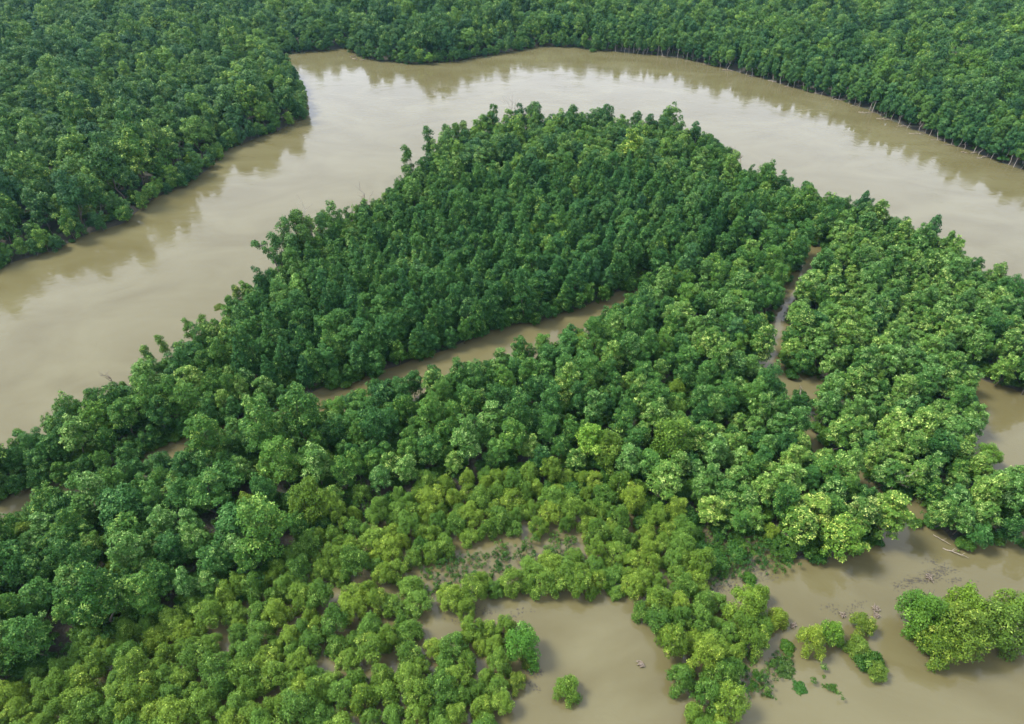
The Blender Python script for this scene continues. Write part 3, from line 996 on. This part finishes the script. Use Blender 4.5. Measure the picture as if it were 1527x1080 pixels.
def name_by_landmark():
    """each tree of a mass is counted outwards from the nearest thing one can point to"""
    buckets = {}
    for o, kind, x, y in PLACED:
        d2 = ((LMW - (x, y)) ** 2).sum(1)
        i = int(d2.argmin())
        a, b = proj(x, y)[:2]
        dx, dy = a - LANDMARKS[i][0], (b - LANDMARKS[i][1]) * 1.7
        w = ('rightward of' if dx > 0 else 'leftward of') if abs(dx) > abs(dy) else ('in front of' if dy > 0 else 'behind')
        buckets.setdefault((ADJ[kind], w, LANDMARKS[i][2]), []).append((float(d2[i]), o))
    for (adj, w, lm), lst in buckets.items():
        for n, (_, o) in enumerate(sorted(lst, key=lambda q: q[0]), 1):
            o['label'] = '%s %s %s %s' % (nth(n), adj, w, lm)


def size_seen(s):
    kind, x, y, sc, zone, r = s[:6]
    px, py, dep = proj(x, y, 6)
    out = px < 0 or px > 1527 or py < 0 or py > 1085
    return (-1e3 if out else 0) + 1000 / dep


bykind = {}
for s in SITES:
    bykind.setdefault(s[0], []).append(s)
nhero = {}
for h_ in HERO:
    nhero[h_[0]] = nhero.get(h_[0], 0) + 1
REST = {}
rr = random.Random(9)
for kind, lst in bykind.items():
    lst.sort(key=size_seen, reverse=True)
    cap = 298 - nhero.get(kind, 0)
    XY = np.array([(s[1], s[2]) for s in lst])
    zz, ll, nc_, ir_ = ground_z(XY), land(XY), ribbon(XY, CREEK, CREEK_W), inside(XY, RIGHT)
    for n_, (s, z, a_, b_, c_) in enumerate(zip(lst, zz, ll, nc_, ir_)):
        z = max(float(z), -.6) - .05 - (s[6] if len(s) > 6 else 0)
        if n_ < cap and size_seen(s) > 0:
            lab, grp = label_for(kind, s[4], s[1], s[2], a_, b_, c_)
            o = plant(kind, s[1], s[2], z, s[3], rr.uniform(0, 6.28), rr.randrange(99), lab, grp, tilt=(rr.gauss(0, .04), rr.gauss(0, .04)), sz=rr.uniform(.76, 1.2))
            PLACED.append((o, kind, s[1], s[2]))
        else:
            REST.setdefault(kind, []).append((s[1], s[2], z, s[3]))
for kind, x, y, s, label, color, var, sz, tilt, grp in HERO:
    z = max(float(ground_z([(x, y)])[0]), -.4) - .05
    o = plant(kind, x, y, z, s, rr.uniform(0, 6.28), var if var is not None else rr.randrange(9), label, grp, color=color, sz=sz, tilt=tilt)
    if kind == 'pale_leaved_tree' and grp:
        PLACED.append((o, kind, x, y))
for x, y, s in edge:
    z = max(float(ground_z([(x, y)])[0]), -.2) - .05
    o = plant('leafy_shrub', x, y, z, s, rr.uniform(0, 6.28), rr.randrange(6, 10) if (x, y, s) in WADE else rr.randrange(6), 'low green shrub growing along the waterside', 'waterside shrubs')
    PLACED.append((o, 'leafy_shrub', x, y))

REST_LABEL = {'plantation_tree': ('plantation_forest', 'farther dark planted rows towards the river bend'),
              'riverbank_tree': ('far_bank_forest', 'hazy mass of forest stretching away beyond the river'),
              'broadleaf_tree': ('broadleaf_forest', 'farther broadleaf crowns merging into the woods'),
              'pale_leaved_tree': ('pale_leaved_forest', 'farther pale crowns merging into the woods'),
              'willow_tree': ('willow_forest', 'remaining flooded willows merging into the thicket'),
              'leafy_shrub': ('undergrowth', 'tangled green undergrowth covering the forest floor'),
              'slender_tree': ('slender_forest', 'farther slender trees merging into the far bank forest')}


def scatter(kind, pts):
    name, lab = REST_LABEL[kind]
    col = bpy.data.collections.new(name + ' sources')
    for v, (cr, tk, h, w) in enumerate(PROTO[kind]):
        me = cr.copy()
        nv, npoly, nl = len(me.vertices), len(me.polygons), len(me.loops)
        V = np.empty(nv * 3, np.float32); cr.vertices.foreach_get('co', V)
        T = np.empty(npoly, np.float32); cr.attributes['tint'].data.foreach_get('value', T)
        V2 = np.empty(len(tk.vertices) * 3, np.float32); tk.vertices.foreach_get('co', V2)
        F2 = np.empty(len(tk.loops), np.int32); tk.loops.foreach_get('vertex_index', F2)
        bpy.data.meshes.remove(me)
        V = np.concatenate([V, V2]).reshape(-1, 3)
        F = np.concatenate([np.arange(nl).reshape(-1, 4), F2.reshape(-1, 4) + nv])
        jm = mesh_np(name, V, F, cr.materials[0])
        jm.materials.append(tk.materials[0])
        jm.polygons.foreach_set('material_index', np.concatenate([np.zeros(npoly), np.ones(len(F) - npoly)]).astype(np.int32))
        a = jm.attributes.new('tint', 'FLOAT', 'FACE')
        a.data.foreach_set('value', np.concatenate([T, np.zeros(len(F) - npoly)]).astype(np.float32))
        col.objects.link(bpy.data.objects.new(name + '_source', jm))
    me = bpy.data.meshes.new(name)
    n = len(pts)
    me.vertices.add(n)
    me.vertices.foreach_set('co', np.array([p[:3] for p in pts], np.float32).ravel())
    rg = np.random.RandomState(n)
    a = me.attributes.new('scale', 'FLOAT_VECTOR', 'POINT')
    sc = np.array([p[3] for p in pts])
    a.data.foreach_set('vector', np.column_stack([sc, sc, sc * rg.uniform(.76, 1.22, n)]).astype(np.float32).ravel())
    a = me.attributes.new('turn', 'FLOAT_VECTOR', 'POINT')
    a.data.foreach_set('vector', np.column_stack([rg.normal(size=n) * .04, rg.normal(size=n) * .04, rg.uniform(0, 6.28, n)]).astype(np.float32).ravel())
    a = me.attributes.new('variant', 'INT', 'POINT'); a.data.foreach_set('value', rg.randint(0, len(PROTO[kind]), n).astype(np.int32))
    o = link(name, me, kind='stuff', label=lab)
    ng = bpy.data.node_groups.new(name, 'GeometryNodeTree')
    ng.interface.new_socket('Geometry', in_out='INPUT', socket_type='NodeSocketGeometry')
    ng.interface.new_socket('Geometry', in_out='OUTPUT', socket_type='NodeSocketGeometry')
    gi, go = ng.nodes.new('NodeGroupInput'), ng.nodes.new('NodeGroupOutput')
    ins = ng.nodes.new('GeometryNodeInstanceOnPoints')
    ci = ng.nodes.new('GeometryNodeCollectionInfo')
    ci.inputs['Collection'].default_value = col
    ci.inputs['Separate Children'].default_value = True
    ci.inputs['Reset Children'].default_value = True

    def named(nm, tp):
        q = ng.nodes.new('GeometryNodeInputNamedAttribute')
        q.data_type = tp
        q.inputs['Name'].default_value = nm
        return [s for s in q.outputs if s.name == 'Attribute' and s.enabled][0]
    K = ng.links.new
    K(gi.outputs[0], ins.inputs['Points'])
    K(ci.outputs[0], ins.inputs['Instance'])
    ins.inputs['Pick Instance'].default_value = True
    K(named('variant', 'INT'), ins.inputs['Instance Index'])
    K(named('turn', 'FLOAT_VECTOR'), ins.inputs['Rotation'])
    K(named('scale', 'FLOAT_VECTOR'), ins.inputs['Scale'])
    K(ins.outputs[0], go.inputs[0])
    md = o.modifiers.new('scatter', 'NODES')
    md.node_group = ng


P = np.concatenate([darts(PEN, 14000, 91), darts(np.array([(-330, 150), (330, 150), (420, 430), (-420, 430)]), 12000, 92)])
P = P[land(P) > .6]
gzz = ground_z(P)
rg = np.random.RandomState(93)
REST['leafy_shrub'] = [(x, y, z - .1, q) for (x, y), z, q in zip(P, gzz, rg.uniform(.55, 1.2, len(P)))]
for kind, pts in REST.items():
    scatter(kind, pts)


def leaning_tree():
    x, y = at(424, 428)
    z = float(ground_z([(x, y)])[0])
    rg = np.random.RandomState(17)
    pts = [(0, 0, -.5), (-.2, .1, 3), (-.5, .2, 6), (-1.0, .3, 9), (-1.9, .4, 11.2), (-3.2, .5, 12.4), (-4.6, .5, 12.8)]
    paths = [(pts, [.24, .21, .19, .16, .13, .09, .04])]
    lobes = []
    for q in range(13):
        i = rg.randint(3, 7)
        c = np.array(pts[i]) + rg.normal(size=3) * (.75, .75, .45) + (0, 0, .3)
        lobes.append((*c, rg.uniform(.5, .85), .9))
        paths.append((limb(pts[i], c, rg, 3), [.06, .05, .035, .02]))
    r = link('leaning_tree', None, label='lone bent tree leaning out over the river with a tufted top', category='tree')
    r.location = (x, y, z)
    V, F = tubes(paths)
    link('trunk', mesh_np('trunk', V, F, BARK, True), r)
    link('crown', crown_mesh('crown', lobes, 1900, .38, M['ragged_tree'], rg, k=5), r)


leaning_tree()


# ------------------------------------------------------------------ bare trees, snags and driftwood
def bare_tree(name, px, py, h, seed, label, material=GREY, lean=(0, 0), forks=4, cat='tree', group=None, r0=.16, depth=3):
    x, y = at(px, py)
    z = max(float(ground_z([(x, y)])[0]), -.3)
    rg = np.random.RandomState(seed)
    main, boughs = [], []

    def grow(p, dvec, ln, r, lev, into):
        q = np.array(p) + dvec * ln
        pts = limb(p, q, rg, 4, 0, .25)
        into.append((pts, [r, r * .85, r * .7, r * .55, r * .4]))
        if lev <= 0:
            return
        for f in range(forks if lev > 1 else 3):
            t = rg.randint(2, 5)
            nd = unit(dvec + rg.normal(size=3) * .55 + np.array([0, 0, .12]))
            grow(pts[t], nd, ln * rg.uniform(.45, .7), r * (.55 if t < 4 else .4), lev - 1, boughs)
    d0 = unit(np.array([lean[0], lean[1], 1.0]))
    grow((0, 0, -.5), d0, h * .62, r0, depth - 1, main)
    root = link(name, None, label=label, category=cat)
    root.location = (x, y, z)
    if group:
        root['group'] = group
    V, F = tubes(main, 6)
    link('trunk', mesh_np('trunk', V, F, material, True), root)
    if boughs:
        V, F = tubes(boughs, 4)
        link('branches', mesh_np('branches', V, F, material, True), root)
    return root


bare_tree('dead_tree', 770, 205, 18, 1, 'tall bare dead tree rising above the crowns at the river bend', GREY, (.02, 0), 4, r0=.3)
bare_tree('dead_tree', 780, 203, 14, 2, 'shorter bare forked stem beside the tall dead tree', GREY, (.12, 0), 2, r0=.26)
bare_tree('dead_tree', 548, 318, 13, 3, 'bare brownish dead top above the green bank trees', DRIFT, (.02, 0), 4)
bare_tree('dead_tree', 468, 362, 14, 4, 'bare grey twiggy tree among the ragged bank trees', GREY, (-.1, 0), 4)
bare_tree('dead_tree', 482, 360, 13, 5, 'thin bare tree next to the bright rounded tree', DRIFT, (.1, 0), 3)
bare_tree('dead_tree', 1300, 412, 8, 6, 'white bare stems in the dark gap behind the pale stand', PALEWOOD, (-.1, 0), 4)
bare_tree('dead_tree', 1250, 408, 7, 7, 'thin white bare stem near the head of the brook', PALEWOOD, (.15, 0), 3)
bare_tree('dead_tree', 1322, 735, 9, 8, 'pale bare branches showing through the wood by the brook mouth', PALEWOOD, (.1, -.1), 5)
bare_tree('dead_tree', 1408, 120, 16, 9, 'pale bare tree standing in the far bank forest', PALEWOOD, (.05, 0), 5)
bare_tree('dead_tree', 1182, 520, 6, 10, 'small leaning bare stem beside the narrow brook', PALEWOOD, (.3, .1), 3)
bare_tree('dead_tree', 1195, 598, 5, 11, 'thin pale snag above the brook islet', PALEWOOD, (-.2, .1), 2)
bare_tree('dead_tree', 172, 572, 5, 12, 'bare twiggy snag leaning over the river edge', DRIFT, (-.6, .2), 4)
bare_tree('dead_tree', 1090, 228, 3.5, 13, 'dark twiggy snag in the river at the bend', DRIFT, (.3, .2), 4)
bare_tree('dead_tree', 1106, 238, 3.0, 14, 'small dark snag in the water off the bend', DRIFT, (-.2, .2), 4)


def log(px, py, ln, rot, r, seed, label, group=None, material=PALEWOOD, twigs=2):
    x, y = at(px, py)
    rg = np.random.RandomState(seed)
    pts = limb((-ln / 2, 0, .06), (ln / 2, 0, .14 + rg.uniform(0, .3)), rg, 6, .0, .12)
    paths = [(pts, [r, r * 1.0, r * .9, r * .8, r * .65, r * .5, r * .3])]
    for q in range(twigs):
        i = rg.randint(2, 6)
        e = np.array(pts[i]) + np.array([rg.uniform(.2, .6), rg.choice([-1, 1]) * rg.uniform(.3, .8), rg.uniform(.1, .6)]) * ln * .3
        paths.append((limb(pts[i], e, rg, 3, 0, .2), [r * .5, r * .4, r * .3, r * .12]))
    V, F = tubes(paths, 6)
    o = link('driftwood_log', mesh_np('driftwood_log', V, F, material, True), label=label, category='log')
    if group:
        o['group'] = group
    o.location = (x, y, max(0, float(ground_z([(x, y)])[0])))
    o.rotation_euler = (0, 0, rot)
    if group:
        PLACED.append((o, 'driftwood_log', x, y))
    return o


rg = np.random.RandomState(71)
bank = [(1000, 87), (1030, 93), (1060, 99), (1095, 108), (1120, 116), (1150, 124), (1180, 132), (1215, 142), (1250, 152), (1275, 160), (1300, 170), (1325, 180), (1350, 191), (1375, 202),
        (1400, 212), (1425, 220), (1450, 230), (1470, 237)]
for i, (px, py) in enumerate(bank):
    for q in range(2):
        log(px + rg.uniform(-12, 12), py - 1.6 + rg.uniform(-1.2, .6), rg.uniform(2.5, 6), rg.uniform(-.9, .2), rg.uniform(.09, .17), 100 + i * 3 + q,
            'bleached log lying at the waterline of the far bank', 'logs along the far bank', PALEWOOD if q else DRIFT)
log(535, 89, 9, -.5, .22, 201, 'long dark driftwood trunk jutting from the far bank', None, DRIFT, 4)
log(528, 84, 5, .6, .18, 202, 'short driftwood trunk behind the jutting trunk', None, DRIFT, 3)
log(1424, 826, 4.0, -.6, .10, 203, 'pale fallen log along the near shore below the brook mouth', None, PALEWOOD, 4)
log(1404, 806, 3.0, -.9, .07, 204, 'thin fallen log half hidden at the shore', None, PALEWOOD, 2)
log(380, 598 + 0, 4, .4, .14, 205, 'pale fallen trunk on the muddy creek edge', None, PALEWOOD, 3)
log(522, 571, 4, .3, .14, 206, 'fallen pale branch at the creek edge below the plantation', None, PALEWOOD, 3)


def tangle(px, py, rad, seed, label):
    """a floating heap of twigs snagged in the flood water"""
    x, y = at(px, py)
    rg = np.random.RandomState(seed)
    paths = []
    for q in range(26):
        a = rg.uniform(0, 6.28)
        c = rg.normal(size=2) * rad * .35
        ln = rg.uniform(.4, 1.0) * rad
        e = np.array([math.cos(a), math.sin(a)]) * ln * .5
        z0 = rg.uniform(-.05, .25)
        paths.append((limb((c[0] - e[0], c[1] - e[1], z0), (c[0] + e[0], c[1] + e[1], z0 + rg.uniform(-.1, .4)), rg, 3, .1, .2), [.05, .06, .05, .02]))
    V, F = tubes(paths, 5)
    o = link('driftwood_tangle', mesh_np('driftwood_tangle', V, F, DRIFT, True), label=label, category='driftwood')
    o.location = (x, y, .02)
    return o


tangle(955, 991, .75, 1, 'small heap of twigs floating alone in the pond')
tangle(1306, 908, .8, 2, 'dark twig heap beside the head of the narrow islet')
tangle(1306, 918, .7, 3, 'lower of two twig heaps beside the narrow islet')
tangle(1385, 862, .9, 4, 'drowned twigs in the open water above the willow island')
tangle(1183, 934, .6, 5, 'small twig heap near the twin willow island')
tangle(1284, 996, .7, 6, 'pale twig heap at the foot of the narrow islet')
tangle(1256, 918, .5, 7, 'thin dark stick poking from open water above the twin island')
name_by_landmark()

# ------------------------------------------------------------------ leaf litter and scum afloat on the still flood water
rg = np.random.RandomState(63)
fl = []
for px, py, rx, ry, n in [(1125, 850, 45, 18, 500), (1060, 800, 30, 12, 250), (1395, 860, 45, 14, 420), (1075, 870, 25, 15, 200), (1250, 905, 30, 10, 90), (1340, 870, 25, 10, 110),
                          (975, 755, 22, 10, 160), (720, 915, 40, 10, 160), (1160, 1000, 30, 20, 150), (790, 1005, 14, 14, 110), (1100, 815, 40, 14, 260), (760, 835, 70, 14, 220)]:
    sub = rg.normal(size=(9, 2)) * .55
    for q in range(n):
        c = sub[rg.randint(9)] + rg.normal(size=2) * .22
        fl.append(at(px + c[0] * rx, py + c[1] * ry))
V = []
for x, y in fl:
    a, l_ = rg.uniform(0, 6.28), rg.uniform(.05, .22)
    ca, sa = math.cos(a) * l_, math.sin(a) * l_
    z = rg.uniform(.008, .03)
    V += [(x - ca, y - sa, z), (x + sa * .45, y - ca * .45, z + .01), (x + ca, y + sa, z), (x - sa * .45, y + ca * .45, z + .01)]
link('floating_litter', mesh_np('floating_litter', V, np.arange(len(V)).reshape(-1, 4), bark_material('dark wet litter', (.014, .012, .009), (.040, .034, .024))), kind='stuff', label='dark leaf litter and scum floating in the flooded shallows')

# ------------------------------------------------------------------ haze
hm, ht, ho = mat('river haze')
pv = ht.nodes.new('ShaderNodeVolumePrincipled')
pv.inputs['Color'].default_value = (.34, .74, 1.0, 1)
pv.inputs['Density'].default_value = .00004
pv.inputs['Anisotropy'].default_value = .2
ht.links.new(pv.outputs[0], ho.inputs['Volume'])
X, Y0, Y1, Z0, Z1 = 3600, -700, 3600, -4, 112
hv = [(-X, Y0, Z0), (X, Y0, Z0), (X, Y1, Z0), (-X, Y1, Z0), (-X, Y0, Z1), (X, Y0, Z1), (X, Y1, Z1), (-X, Y1, Z1)]
hf = [(3, 2, 1, 0), (4, 5, 6, 7), (0, 1, 5, 4), (1, 2, 6, 5), (2, 3, 7, 6), (3, 0, 4, 7)]
link('haze', mesh_np('haze', hv, hf, hm), kind='stuff', label='thin pale haze hanging in the air over the river')

for k_, v_ in sorted((k, len(v)) for k, v in bykind.items()):
    print('SITES', k_, v_, 'rest', len(REST.get(k_, [])))
print('shrubs', len(edge), 'objects', len(S.objects))
